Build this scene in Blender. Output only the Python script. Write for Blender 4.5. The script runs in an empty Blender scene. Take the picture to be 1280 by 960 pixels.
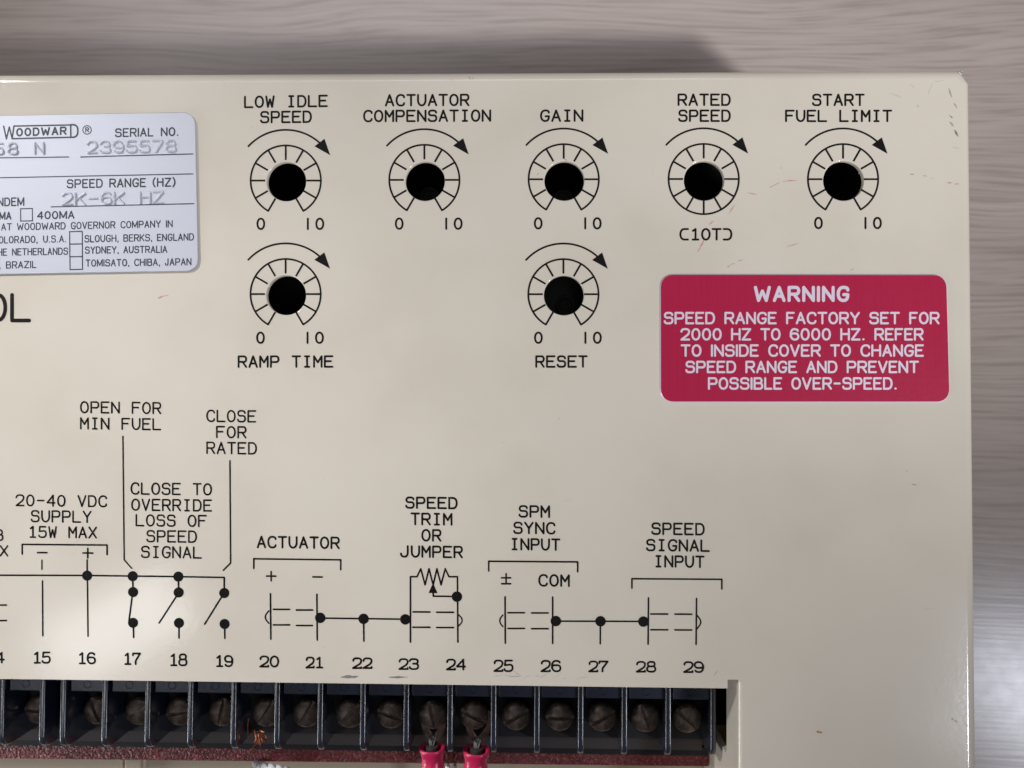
import bpy, bmesh, math, random
import numpy as np
from mathutils import Matrix, Vector

C = bpy.context.scene
COL = C.collection
random.seed(7)

# ------------------------------------------------------------------ camera
H = 0.0695            # height of the cover's top face above the table (table top is z = 0)
D = 0.183             # camera height above the cover
F = 960.0             # focal length in photograph pixels (photograph 1280 x 960)
ANG = (math.radians(1.43903755), math.radians(1.25611698), math.radians(0.28630847))


def cam_rot(p, y, r):
    cp, sp, cy, sy, cr, sr = math.cos(p), math.sin(p), math.cos(y), math.sin(y), math.cos(r), math.sin(r)
    return (Matrix(((cr, -sr, 0), (sr, cr, 0), (0, 0, 1))) @ Matrix(((cy, 0, sy), (0, 1, 0), (-sy, 0, cy)))
            @ Matrix(((1, 0, 0), (0, cp, -sp), (0, sp, cp))))


R3 = cam_rot(*ANG)
EYE = Vector((0, 0, H + D))
cd = bpy.data.cameras.new('camera')
cam = bpy.data.objects.new('camera', cd)
COL.objects.link(cam)
cam.matrix_world = Matrix.Translation(EYE) @ R3.to_4x4()
cd.sensor_width = 36
cd.lens = 36 * F / 1280
cd.clip_start = 0.005
cd.clip_end = 100
cd.dof.use_dof = True
cd.dof.focus_distance = D * 1.005
cd.dof.aperture_fstop = 13
C.camera = cam

# ------------------------------------------------------------------ light
C.view_settings.view_transform = 'Standard'
C.view_settings.look = 'None'
C.view_settings.exposure = 0
C.view_settings.gamma = 1
W = bpy.data.worlds.new('World')
C.world = W
W.use_nodes = True
bg = W.node_tree.nodes['Background']
bg.inputs[0].default_value = (1.0, 0.97, 0.955, 1)
bg.inputs[1].default_value = 0.06


def at(px, py, z=H):
    """point of the plane z that is seen at photograph pixel (px, py)"""
    d = R3 @ Vector(((px - 640) / F, -(py - 480) / F, -1))
    return EYE + d * ((z - EYE.z) / d.z)


def glint(px, py, z, t):
    """place of a lamp, t metres away, whose mirror image in the plane z lies at this pixel"""
    p = at(px, py, z)
    d = (p - EYE).normalized()
    d.z = -d.z
    return p + d * t


def lamp(name, loc, energy, size, size_y=None, color=(1, 1, 1), target=(0, 0, H), spread=180):
    l = bpy.data.lights.new(name, 'AREA')
    l.energy = energy
    l.color = color
    l.shape = 'RECTANGLE'
    l.size = size
    l.size_y = size_y or size
    l.spread = math.radians(spread)
    o = bpy.data.objects.new(name, l)
    COL.objects.link(o)
    o.location = loc
    o.rotation_euler = (Vector(target) - Vector(loc)).to_track_quat('-Z', 'Y').to_euler()
    return o




def spot(name, loc, target, energy, angle, radius, color):
    l = bpy.data.lights.new(name, 'SPOT')
    l.energy = energy
    l.color = color
    l.spot_size = math.radians(angle)
    l.spot_blend = 1.0
    l.shadow_soft_size = radius
    o = bpy.data.objects.new(name, l)
    COL.objects.link(o)
    o.location = loc
    o.rotation_euler = (Vector(target) - Vector(loc)).to_track_quat('-Z', 'Y').to_euler()
    return o


# lamp in front on the right: throws the box's shadow on the table behind it
spot('front_lamp', (0.776, -0.502, H + 0.95), (0.056, 0.172, H), 65, 21.2, 0.052, (0.97, 0.98, 1.0))
# spot added on the left to make the fade towards the near right corner
spot('added_left_spot', (-0.654, 0.499, H + 0.511), (-0.130, -0.050, H), 42, 20.5, 0.035, (0.98, 0.985, 1.0))
# window in front on the right: sheen on the table at the right
lamp('front_window', glint(1318, 880, 0, 2.4), 11, 0.22, 0.38, (0.82, 0.87, 1.0), (.1, -.1, 0))
# window low on the far left: lights the sides that face left
lamp('side_window', (-1.5, -0.80, 0.43), 9, 0.50, 0.34, (0.97, 0.98, 1.0))
# ceiling lamp whose glint lies low on the left of the panel
lamp('ceiling_lamp', glint(150, 785, H, 2.2), 1.5, 0.20, 0.34, (0.93, 0.95, 1.0))
# window behind the box: sheen on the far table
lamp('back_window', glint(560, -40, 0, 2.4), 8.5, 2.2, 0.34, (0.93, 0.93, 1.0))


# ------------------------------------------------------------------ helpers
def mat(name, color, rough=0.5, metal=0.0, spec=0.5, coat=0.0):
    m = bpy.data.materials.new(name)
    m.use_nodes = True
    b = m.node_tree.nodes['Principled BSDF']
    b.inputs['Base Color'].default_value = (*color, 1)
    b.inputs['Roughness'].default_value = rough
    b.inputs['Metallic'].default_value = metal
    b.inputs['Specular IOR Level'].default_value = spec
    b.inputs['Coat Weight'].default_value = coat
    return m


def nodes(m):
    t = m.node_tree
    return t, t.nodes, t.links, t.nodes['Principled BSDF']


def noise(m, scale, detail=3.0, mapscale=(1, 1, 1), rot=(0, 0, 0), distortion=0.0):
    t, N, L, b = nodes(m)
    tc = N.new('ShaderNodeTexCoord')
    mp = N.new('ShaderNodeMapping')
    mp.inputs['Scale'].default_value = mapscale
    mp.inputs['Rotation'].default_value = rot
    L.new(tc.outputs['Object'], mp.inputs['Vector'])
    n = N.new('ShaderNodeTexNoise')
    n.inputs['Scale'].default_value = scale
    n.inputs['Detail'].default_value = detail
    n.inputs['Distortion'].default_value = distortion
    L.new(mp.outputs[0], n.inputs['Vector'])
    return n


def ramp(m, src, stops):
    t, N, L, b = nodes(m)
    r = N.new('ShaderNodeValToRGB')
    L.new(src, r.inputs[0])
    e = r.color_ramp.elements
    while len(e) < len(stops):
        e.new(0.5)
    for el, (p, c) in zip(e, stops):
        el.position = p
        el.color = (*c, 1) if len(c) == 3 else c
    return r


def bump(m, src, strength, dist, prev=None):
    t, N, L, b = nodes(m)
    bp = N.new('ShaderNodeBump')
    bp.inputs['Strength'].default_value = strength
    bp.inputs['Distance'].default_value = dist
    L.new(src, bp.inputs['Height'])
    if prev:
        L.new(prev.outputs[0], bp.inputs['Normal'])
    L.new(bp.outputs[0], b.inputs['Normal'])
    return bp


def mixcol(m, fac, a, b_, mode='MIX'):
    t, N, L, b = nodes(m)
    x = N.new('ShaderNodeMix')
    x.data_type = 'RGBA'
    x.blend_type = mode
    for sock, v in ((x.inputs[0], fac), (x.inputs[6], a), (x.inputs[7], b_)):
        if hasattr(v, 'links'):
            L.new(v, sock)
        elif isinstance(v, tuple):
            sock.default_value = (*v, 1)
        else:
            sock.default_value = v
    return x.outputs[2]


def obj(name, bm, materials, parent=None, smooth=False):
    me = bpy.data.meshes.new(name)
    bm.to_mesh(me)
    bm.free()
    for m in (materials if isinstance(materials, (list, tuple)) else [materials]):
        me.materials.append(m)
    if smooth:
        for p in me.polygons:
            p.use_smooth = True
    o = bpy.data.objects.new(name, me)
    COL.objects.link(o)
    if parent:
        o.parent = parent
    return o


def empty(name, loc=(0, 0, 0)):
    o = bpy.data.objects.new(name, None)
    o.empty_display_size = 0.02
    o.location = loc
    COL.objects.link(o)
    return o


def tag(o, label=None, category=None, group=None, kind=None):
    for k, v in (('label', label), ('category', category), ('group', group), ('kind', kind)):
        if v:
            o[k] = v
    return o


def prism(bm, pts, axis, a, b, bev=0.0, seg=2):
    """extrude the 2-D polygon pts along axis (0 x, 1 y, 2 z) from a to b, bevelled edges"""
    def P(p, t):
        return {0: (t, p[0], p[1]), 1: (p[0], t, p[1]), 2: (p[0], p[1], t)}[axis]
    va = [bm.verts.new(P(p, a)) for p in pts]
    vb = [bm.verts.new(P(p, b)) for p in pts]
    n = len(pts)
    fs = [bm.faces.new(va[::-1]), bm.faces.new(vb)]
    for i in range(n):
        fs.append(bm.faces.new((va[i], va[(i + 1) % n], vb[(i + 1) % n], vb[i])))
    bmesh.ops.recalc_face_normals(bm, faces=fs)
    if bev:
        es = list({e for f in fs for e in f.edges})
        bmesh.ops.bevel(bm, geom=es, offset=bev, segments=seg, profile=0.5, affect='EDGES', clamp_overlap=True)


def box(bm, lo, hi, bev=0.0, seg=2):
    prism(bm, [(lo[0], lo[1]), (hi[0], lo[1]), (hi[0], hi[1]), (lo[0], hi[1])], 2, lo[2], hi[2], bev, seg)


def rrect(x0, y0, x1, y1, r, n=6):
    out = []
    for cx, cy, a0 in ((x1 - r, y1 - r, 0), (x0 + r, y1 - r, 90), (x0 + r, y0 + r, 180), (x1 - r, y0 + r, 270)):
        for k in range(n + 1):
            a = math.radians(a0 + 90 * k / n)
            out.append((cx + r * math.cos(a), cy + r * math.sin(a)))
    return out


def tube(bm, pts, r, seg=8, taper=None):
    pts = [Vector(p) for p in pts]
    rings = []
    up = Vector((0.31, 0.2, 0.93))
    for i, p in enumerate(pts):
        t = (pts[min(i + 1, len(pts) - 1)] - pts[max(i - 1, 0)]).normalized()
        u = t.cross(up).normalized()
        v = t.cross(u)
        rr = taper[i] if taper else r
        rings.append([bm.verts.new(p + (u * math.cos(2 * math.pi * k / seg) + v * math.sin(2 * math.pi * k / seg)) * rr)
                      for k in range(seg)])
    for a, b in zip(rings, rings[1:]):
        for k in range(seg):
            bm.faces.new((a[k], a[(k + 1) % seg], b[(k + 1) % seg], b[k]))
    bm.faces.new(rings[0][::-1])
    bm.faces.new(rings[-1])


# ------------------------------------------------------------------ stroke lettering
def rounded(poly, closed=False):
    """poly: (x, y) or (x, y, r); vertices with r are replaced by a curve"""
    n = len(poly)
    out = []
    for i, p in enumerate(poly):
        r = p[2] if len(p) > 2 else 0
        if r == 0 or (not closed and i in (0, n - 1)):
            out.append((p[0], p[1]))
            continue
        a, c = poly[(i - 1) % n], poly[(i + 1) % n]

        def lim(q):
            dx, dy = q[0] - p[0], q[1] - p[1]
            l = math.hypot(dx, dy)
            m = 0.5 if len(q) > 2 and q[2] else 0.98
            t = min(r, l * m) / l
            return p[0] + dx * t, p[1] + dy * t
        s, e = lim(a), lim(c)
        K = 6
        for k in range(K + 1):
            t = k / K
            w = 0.80           # rational quadratic: close to an ellipse arc
            b0, b1, b2 = (1 - t) ** 2, 2 * t * (1 - t) * w, t * t
            s_ = b0 + b1 + b2
            out.append(((b0 * s[0] + b1 * p[0] + b2 * e[0]) / s_, (b0 * s[1] + b1 * p[1] + b2 * e[1]) / s_))
    return out


Q = 0.5
G = {
    'A': [[(0, 0), (.5, 1), (1, 0)], [(.18, .33), (.82, .33)]],
    'B': [[(0, 0), (0, 1), (.92, 1, .3), (.92, .53, .3), (0, .53)], [(.5, .53), (1, .53, .3), (1, 0, .3), (0, 0)]],
    'C': [[(1, .78), (1, 1, .38), (0, 1, Q), (0, 0, Q), (1, 0, .38), (1, .22)]],
    'D': ['c', [(0, 0), (0, 1), (1, 1, Q), (1, 0, Q)]],
    'E': [[(1, 1), (0, 1), (0, 0), (1, 0)], [(0, .53), (.78, .53)]],
    'F': [[(1, 1), (0, 1), (0, 0)], [(0, .53), (.78, .53)]],
    'G': [[(1, .8), (1, 1, .36), (0, 1, Q), (0, 0, Q), (1, 0, .4), (1, .45), (.58, .45)]],
    'H': [[(0, 0), (0, 1)], [(1, 0), (1, 1)], [(0, .53), (1, .53)]],
    'I': [[(.5, 0), (.5, 1)], [(.22, 0), (.78, 0)], [(.22, 1), (.78, 1)]],
    'J': [[(.9, 1), (.9, 0, .4), (0, 0, .4), (0, .3)]],
    'K': [[(0, 0), (0, 1)], [(1, 1), (0, .36)], [(.36, .58), (1, 0)]],
    'L': [[(0, 1), (0, 0), (1, 0)]],
    'M': [[(0, 0), (0, 1), (.5, .42), (1, 1), (1, 0)]],
    'N': [[(0, 0), (0, 1), (1, 0), (1, 1)]],
    'O': ['c', [(0, 0, Q), (0, 1, Q), (1, 1, Q), (1, 0, Q)]],
    'P': [[(0, 0), (0, 1), (1, 1, .3), (1, .46, .3), (0, .46)]],
    'Q': ['c', [(0, 0, Q), (0, 1, Q), (1, 1, Q), (1, 0, Q)]],
    'R': [[(0, 0), (0, 1), (1, 1, .3), (1, .48, .3), (0, .48)], [(.52, .48), (1, 0)]],
    'S': [[(.97, .8), (.97, 1, .36), (.03, 1, .36), (.03, .54, .3), (1, .54, .3), (1, 0, .36), (0, 0, .36), (0, .2)]],
    'T': [[(.5, 0), (.5, 1)], [(0, 1), (1, 1)]],
    'U': [[(0, 1), (0, 0, Q), (1, 0, Q), (1, 1)]],
    'V': [[(0, 1), (.5, 0), (1, 1)]],
    'W': [[(0, 1), (.22, 0), (.5, .72), (.78, 0), (1, 1)]],
    'X': [[(0, 0), (1, 1)], [(0, 1), (1, 0)]],
    'Y': [[(0, 1), (.5, .48), (1, 1)], [(.5, .48), (.5, 0)]],
    'Z': [[(0, 1), (1, 1), (0, 0), (1, 0)]],
    '0': ['c', [(.03, 0, Q), (.03, 1, Q), (.97, 1, Q), (.97, 0, Q)]],
    '1': [[(.22, .82), (.55, 1), (.55, 0)], [(.2, 0), (.9, 0)]],
    '2': [[(0, .76), (0, 1, .4), (1, 1, .4), (1, .55, .3), (0, 0), (1, 0)]],
    '3': [[(0, .8), (0, 1, .35), (.95, 1, .35), (.95, .54, .28), (.4, .54)], [(.4, .54), (1, .54, .3), (1, 0, .35), (0, 0, .35), (0, .2)]],
    '4': [[(.78, 0), (.78, 1), (0, .3), (1, .3)]],
    '5': [[(.92, 1), (.12, 1), (.06, .56), (1, .64, .35), (1, 0, .4), (0, 0, .35), (0, .18)]],
    '6': [[(.92, .84), (.9, 1, .4), (0, 1, Q), (0, 0, Q), (1, 0, .4), (1, .58, .38), (0, .58, .3), (0, .3)]],
    '7': [[(0, .86), (0, 1), (1, 1), (.35, .3), (.35, 0)]],
    '8': ['c', [(.08, .54, .28), (.08, 1, .32), (.92, 1, .32), (.92, .54, .28)], [(0, 0, .36), (0, .54, .3), (1, .54, .3), (1, 0, .36)]],
    '9': [[(.08, .16), (.1, 0, .4), (1, 0, Q), (1, 1, Q), (0, 1, .4), (0, .42, .38), (1, .42, .3), (1, .7)]],
    '-': [[(.08, .5), (.92, .5)]],
    '+': [[(.0, .5), (1, .5)], [(.5, .14), (.5, .86)]],
    '.': [[(.42, .02), (.58, .02)]],
    ',': [[(.55, .06), (.42, -.14)]],
    '(': [[(.95, 1), (0, 1, Q), (0, 0, Q), (.95, 0)]],
    ')': [[(.05, 1), (1, 1, Q), (1, 0, Q), (.05, 0)]],
    ' ': [],
}
SANS = dict(G)
SANS['I'] = [[(.5, 0), (.5, 1)]]
SANS['1'] = [[(.1, .78), (.6, 1), (.6, 0)]]
SANS['('] = [[(.9, 1.08), (.1, .75, .4), (.1, .25, .4), (.9, -.08)]]
SANS[')'] = [[(.1, 1.08), (.9, .75, .4), (.9, .25, .4), (.1, -.08)]]
SANS['M'] = [[(0, 0), (0, 1), (.5, .12), (1, 1), (1, 0)]]
SANS['7'] = [[(0, 1), (1, 1), (.3, 0)]]
PLAIN = dict(G)
PLAIN['1'] = [[(.5, 0), (.5, 1)]]
OCR = dict(G)
OCR['2'] = [[(.04, .74), (.0, 1, .4), (1, 1, .4), (1, .5, .3), (.0, 0), (1, 0), (1, .1)]]
OCR['7'] = [[(0, .84), (0, 1), (1, 1), (.38, .3), (.38, 0)]]
PW = {'I': .0, 'M': .84, 'W': .98, '.': .16, ',': .16, '-': .55, '1': .5, 'J': .5, 'E': .6, 'F': .58, 'L': .55, '(': .28, ')': .28}
STROKE = [0]


class Ink:
    """flat strokes printed on a plane of the panel; points are photograph pixels of that plane"""

    def __init__(self, z=H, lift=0.00003, ridge=0.0, bold=1.34):
        self.bm = bmesh.new()
        self.z, self.lift, self.ridge = z, lift, ridge
        self.n = 0
        self.bold = bold

    def _z(self):
        self.n += 1
        return self.z + self.lift + (self.n % 9) * 3e-6

    def poly(self, pts):
        z = self._z()
        vs = [self.bm.verts.new(at(x, y, z)) for x, y in pts]
        f = self.bm.faces.new(vs)
        f.normal_update()
        if f.normal.z < 0:
            f.normal_flip()

    def disc(self, cx, cy, r, n=32):
        self.poly([(cx + r * math.cos(2 * math.pi * k / n), cy - r * math.sin(2 * math.pi * k / n)) for k in range(n)])

    def line(self, pts, w, closed=False, cap=True):
        if not closed and len(pts) > 2:          # a sharp corner starts a new stroke, as a pen would
            start = 0
            for i in range(1, len(pts) - 1):
                ax, ay = pts[i][0] - pts[i - 1][0], pts[i][1] - pts[i - 1][1]
                bx, by = pts[i + 1][0] - pts[i][0], pts[i + 1][1] - pts[i][1]
                if ax * bx + ay * by < .55 * math.hypot(ax, ay) * math.hypot(bx, by):
                    self._line(pts[start:i + 1], w, False, cap)
                    start = i
            self._line(pts[start:], w, False, cap)
        else:
            self._line(pts, w, closed, cap)

    def _line(self, pts, w, closed=False, cap=True):
        w *= self.bold
        z = self._z()
        P = [np.array(p[:2], float) for p in pts]
        Q_ = [P[0]]
        for p in P[1:]:
            if np.hypot(*(p - Q_[-1])) > 1e-4:
                Q_.append(p)
        if closed and np.hypot(*(Q_[0] - Q_[-1])) < 1e-4:
            Q_.pop()
        P = Q_
        n = len(P)
        hw = w / 2
        L, Rr = [], []
        for i in range(n):
            dirs = []
            if closed or i > 0:
                d = P[i] - P[i - 1]
                dirs.append(d / np.hypot(*d))
            if closed or i < n - 1:
                d = P[(i + 1) % n] - P[i]
                dirs.append(d / np.hypot(*d))
            if len(dirs) == 1:
                nn = np.array([-dirs[0][1], dirs[0][0]])
                off = nn * hw
            else:
                n1 = np.array([-dirs[0][1], dirs[0][0]])
                n2 = np.array([-dirs[1][1], dirs[1][0]])
                m = n1 + n2
                l = np.hypot(*m)
                if l < 1e-3:
                    off = n1 * hw
                else:
                    m /= l
                    off = m * min(hw / max(np.dot(m, n1), 0.2), hw * 1.35)
            L.append(P[i] + off)
            Rr.append(P[i] - off)
        bm = self.bm
        V = lambda p, zz=z: bm.verts.new(at(p[0], p[1], zz))
        lv = [V(p, z + i * 3e-7) for i, p in enumerate(L)]      # a hair of rise along the stroke
        rv = [V(p, z + i * 3e-7) for i, p in enumerate(Rr)]
        cv = [V(p, z + self.ridge) for p in P] if self.ridge else None
        rng = range(n if closed else n - 1)
        for i in rng:
            j = (i + 1) % n
            if cv:
                fs = [bm.faces.new((lv[i], lv[j], cv[j], cv[i])), bm.faces.new((cv[i], cv[j], rv[j], rv[i]))]
            else:
                fs = [bm.faces.new((lv[i], lv[j], rv[j], rv[i]))]
            for f in fs:
                f.normal_update()
                if f.normal.z < 0:
                    f.normal_flip()
        if not closed and cap:
            for c, q, a, b_ in ((P[0], P[1], lv[0], rv[0]), (P[-1], P[-2], rv[-1], lv[-1])):
                d = (c - q) / np.hypot(*(c - q))
                nn = np.array([-d[1], d[0]])
                arc = []
                sgn = 1 if np.dot(np.array(L[0] if c is P[0] else Rr[-1]) - c, nn) > 0 else -1
                for k in range(1, 6):
                    t = math.pi * k / 6
                    arc.append(c + hw * (nn * sgn * math.cos(t) + d * math.sin(t)))
                vs = [a] + [V(p) for p in arc] + [b_]
                if cv:
                    m = cv[0] if c is P[0] else cv[-1]
                    for u, v in zip(vs, vs[1:]):
                        f = bm.faces.new((u, v, m))
                        f.normal_update()
                        if f.normal.z < 0:
                            f.normal_flip()
                else:
                    f = bm.faces.new(vs)
                    f.normal_update()
                    if f.normal.z < 0:
                        f.normal_flip()

    def glyph(self, g, x, w, yfun, h, sw):
        closed = False
        for st in g:
            if st == 'c':
                closed = True
                continue
            pts = rounded(st, closed)
            self.line([(x + u * w, yfun(x + u * w) - v * h) for u, v in pts], sw, closed)

    def text(self, s, x0, x1, yb, h, sw=1.9, font=G, k=0.72, yr=None, space=.75, gap=.3, prop=False):
        """yb: baseline at x0, yr: baseline at x1"""
        yr = yb if yr is None else yr
        x0, x1 = x0 + sw / 2, x1 - sw / 2
        yf = lambda x: yb - sw / 2 + (yr - yb) * (x - x0) / max(x1 - x0, 1e-6)
        h = h - sw
        if not prop:
            adv = (x1 - x0) / (len(s) - 1 + k) if len(s) > 1 else 0
            gw = adv * k if len(s) > 1 else x1 - x0
            for i, ch in enumerate(s):
                self.glyph(font[ch], x0 + i * adv, gw, yf, h, sw)
        else:
            ws = [PW.get(c, .68) if c != ' ' else space for c in s]
            tot = 0
            pos = []
            for i, (c, w) in enumerate(zip(s, ws)):
                pos.append(tot)
                tot += w + (gap if c != ' ' and i < len(s) - 1 and s[i + 1] != ' ' else 0)
            sc = (x1 - x0) / tot
            for c, p, w in zip(s, pos, ws):
                if c != ' ':
                    self.glyph(font[c], x0 + p * sc, w * sc, yf, h, sw)


# ------------------------------------------------------------------ materials
M_paint = mat('cream_enamel', (.63, .57, .525), .12, spec=.5, coat=0.0)
n1 = noise(M_paint, 1000, 2.0)
n2 = noise(M_paint, 38, 4.0)
n3 = noise(M_paint, 1500, 2.0)
b1 = bump(M_paint, n1.outputs['Fac'], .022, .0005)
r_ = ramp(M_paint, n2.outputs['Fac'], [(.28, (.606, .545, .456)), (.5, (.645, .583, .492)), (.72, (.665, .603, .514))])
sp = ramp(M_paint, n3.outputs['Fac'], [(.0, (.0,) * 3), (.74, (.0,) * 3), (.80, (.35,) * 3)])
L_ = M_paint.node_tree.links
L_.new(mixcol(M_paint, sp.outputs[0], r_.outputs[0], (.50, .45, .38)), M_paint.node_tree.nodes['Principled BSDF'].inputs['Base Color'])

n4 = noise(M_paint, 16, 5.0)
rp = ramp(M_paint, n4.outputs['Fac'], [(.35, (.08,) * 3), (.65, (.14,) * 3)])
L_.new(rp.outputs[0], M_paint.node_tree.nodes['Principled BSDF'].inputs['Roughness'])
M_ink = mat('black_ink', (.006, .005, .005), .45, spec=.15)
ni = noise(M_ink, 2600, 3.0)
ri = ramp(M_ink, ni.outputs['Fac'], [(.0, (.005, .004, .004)), (.66, (.007, .006, .006)), (.76, (.07, .06, .055))])
M_ink.node_tree.links.new(ri.outputs[0], M_ink.node_tree.nodes['Principled BSDF'].inputs['Base Color'])
M_chip = mat('bare_steel', (.55, .54, .55), .35, metal=.8)

M_plate = mat('brushed_aluminium', (.53, .54, .60), .42, metal=.15)
nb = noise(M_plate, 60, 3.0, (1, 40, 1))
bump(M_plate, nb.outputs['Fac'], .04, .0003)
M_stamp = mat('stamped_aluminium', (.58, .59, .65), .34, metal=.25)
M_plateink = mat('dark_blue_ink', (.016, .018, .035), .45)

M_red = mat('anodised_red', (.44, .013, .058), .33, metal=.12, spec=.4)
nr = noise(M_red, 40, 3.0, (60, 1, 1))
rr_ = ramp(M_red, nr.outputs['Fac'], [(.3, (.425, .011, .056)), (.7, (.455, .014, .063))])
M_red.node_tree.links.new(rr_.outputs[0], M_red.node_tree.nodes['Principled BSDF'].inputs['Base Color'])
nr2 = noise(M_red, 700, 2.0)
bump(M_red, nr2.outputs['Fac'], .05, .0004)
M_silver = mat('silver_lettering', (.74, .66, .76), .4, metal=.2)

M_plastic = mat('navy_plastic', (.024, .032, .056), .30, spec=.6)
npn = noise(M_plastic, 900, 2.0)
bump(M_plastic, npn.outputs['Fac'], .08, .0004)
M_div = mat('navy_divider', (.010, .014, .026), .22, spec=.7)
nd = noise(M_div, 700, 2.0)
bump(M_div, nd.outputs['Fac'], .12, .0005)
b_ = M_div.node_tree.nodes['Principled BSDF']
b_.inputs['Coat Weight'].default_value = 1.0
b_.inputs['Coat IOR'].default_value = 1.55
b_.inputs['Coat Roughness'].default_value = .22
M_dark = mat('dark_plastic', (.010, .010, .013), .45)
M_lip = mat('brown_plastic', (.055, .045, .043), .5)
M_brass = mat('tarnished_brass', (.22, .17, .135), .40, metal=.55)
nbr = noise(M_brass, 700, 3.0)
rb = ramp(M_brass, nbr.outputs['Fac'], [(.3, (.10, .078, .065)), (.7, (.25, .19, .15))])
M_brass.node_tree.links.new(rb.outputs[0], M_brass.node_tree.nodes['Principled BSDF'].inputs['Base Color'])
M_fibre = mat('red_fibre', (.17, .018, .018), .35, spec=.6)
nf = noise(M_fibre, 1400, 3.0)
bump(M_fibre, nf.outputs['Fac'], .7, .0008)
rf = ramp(M_fibre, nf.outputs['Fac'], [(.35, (.10, .010, .012)), (.62, (.24, .030, .032)), (.72, (.42, .16, .15))])
M_fibre.node_tree.links.new(rf.outputs[0], M_fibre.node_tree.nodes['Principled BSDF'].inputs['Base Color'])
M_board = mat('dark_board_and_shade', (.006, .007, .006), .6)
M_pot = mat('dark_trimmer', (.12, .12, .12), .45)
M_sleeve = mat('red_vinyl', (.47, .012, .072), .30, spec=.6)
ns = noise(M_sleeve, 260, 2.0)
bump(M_sleeve, ns.outputs['Fac'], .5, .0008)
M_tin = mat('tinned_metal', (.09, .085, .08), .35, metal=.6)
M_bright = mat('bright_tin', (.85, .85, .87), .25, metal=.4)
M_black = mat('black_rubber', (.012, .012, .012), .5)
M_copper = mat('bare_copper', (.80, .26, .12), .28, metal=.95)
M_tan = mat('tan_enamel', (.66, .55, .40), .4)
M_grey = mat('grey_scuff', (.36, .32, .30), .5)
M_greydark = mat('dark_scuff', (.21, .20, .195), .4)
M_pink = mat('red_scuff', (.52, .25, .25), .5)
M_faint = mat('faint_scuff', (.52, .47, .42), .5)
M_rust = mat('rust_spot', (.36, .19, .06), .6)

# laminate with fine long grain
M_wood = mat('wood_laminate', (.25, .21, .2), .36, spec=.5)
ROT = (0, 0, math.radians(-8))
tw, NW, LN, bw = nodes(M_wood)
w0 = noise(M_wood, 6, 2.0, (.8, 2.2, 1), ROT)


def grain(scale, mapscale, detail, warp):
    """long grain: noise stretched along x, its y pushed about by the slow noise w0"""
    n = noise(M_wood, scale, detail, mapscale, ROT, .15)
    link = n.inputs['Vector'].links[0]
    src = link.from_socket
    m = NW.new('ShaderNodeVectorMath')
    m.operation = 'MULTIPLY'
    LN.new(w0.outputs['Color'], m.inputs[0])
    m.inputs[1].default_value = (0, warp, 0)
    ad = NW.new('ShaderNodeVectorMath')
    LN.new(src, ad.inputs[0])
    LN.new(m.outputs[0], ad.inputs[1])
    LN.new(ad.outputs[0], n.inputs['Vector'])
    return n


w1 = grain(26, (.4, 9, 1), 5.0, .18)
w2 = grain(110, (.28, 8.6, 1), 4.0, .24)
w3 = noise(M_wood, 9, 3.0, (1.0, 3, 1), ROT, .8)
c1 = ramp(M_wood, w1.outputs['Fac'], [(.30, (.400, .334, .299)), (.5, (.422, .355, .319)), (.70, (.440, .372, .336))])
c2 = ramp(M_wood, w2.outputs['Fac'], [(.36, (.76, .735, .72)), (.46, (.94, .93, .92)), (.52, (1.0, 1.0, 1.0)), (.66, (1.07, 1.07, 1.07))])
c3 = ramp(M_wood, w3.outputs['Fac'], [(.3, (.94, .935, .93)), (.7, (1.04, 1.04, 1.045))])
LW = M_wood.node_tree.links
mx = mixcol(M_wood, .8, c1.outputs[0], c2.outputs[0], 'MULTIPLY')
mx2 = mixcol(M_wood, 1.0, mx, c3.outputs[0], 'MULTIPLY')
LW.new(mx2, M_wood.node_tree.nodes['Principled BSDF'].inputs['Base Color'])
w5 = noise(M_wood, 220, 4.0)
rw = ramp(M_wood, w5.outputs['Fac'], [(.35, (.235,) * 3), (.65, (.215,) * 3)])
LW.new(rw.outputs[0], M_wood.node_tree.nodes['Principled BSDF'].inputs['Roughness'])
bump(M_wood, w2.outputs['Fac'], .02, .0012)

# ------------------------------------------------------------------ setting: the table
bm = bmesh.new()
box(bm, (-.75, -.55, -.03), (.75, .55, 0), .002)
tag(obj('table', bm, M_wood), 'grey brown wood grain table top under the control box', 'table', kind='structure')

# ------------------------------------------------------------------ the control box
BOX = empty('control_box', (0, 0, 0))
tag(BOX, 'cream metal control box with black printed dials, wiring diagram and terminal strip', 'control box')

XR = .10510          # right side
YT = .0803           # back side
YB = -.118           # front side
XL = -.300           # left side
FR = .0026           # fold radius
TH = .0012           # sheet thickness
YN = at(450, 854.5).y        # back edge of the terminal notch
XW = at(923.5, 900).x        # right wall of the notch
XNL = -.262                  # left wall of the notch

HOLES = [(358.0, 226.9), (531.3, 226.3), (705.3, 225.9), (880, 225.7), (1054.4, 225.8), (357.8, 369.1), (704.8, 369.1)]
HR = 24.9 * D / F


def off_poly(pts, d):
    """offset an open convex polyline (left-hand travel) outwards by d, mitred"""
    out = []
    n = len(pts)
    for i in range(n):
        ns_ = []
        if i > 0:
            e = Vector(pts[i]) - Vector(pts[i - 1])
            ns_.append(Vector((e.y, -e.x)).normalized())
        if i < n - 1:
            e = Vector(pts[i + 1]) - Vector(pts[i])
            ns_.append(Vector((e.y, -e.x)).normalized())
        if len(ns_) == 1:
            o = ns_[0] * d
        else:
            m = (ns_[0] + ns_[1]).normalized()
            o = m * (d / m.dot(ns_[0]))
        out.append((pts[i][0] + o.x, pts[i][1] + o.y))
    return out


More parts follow.
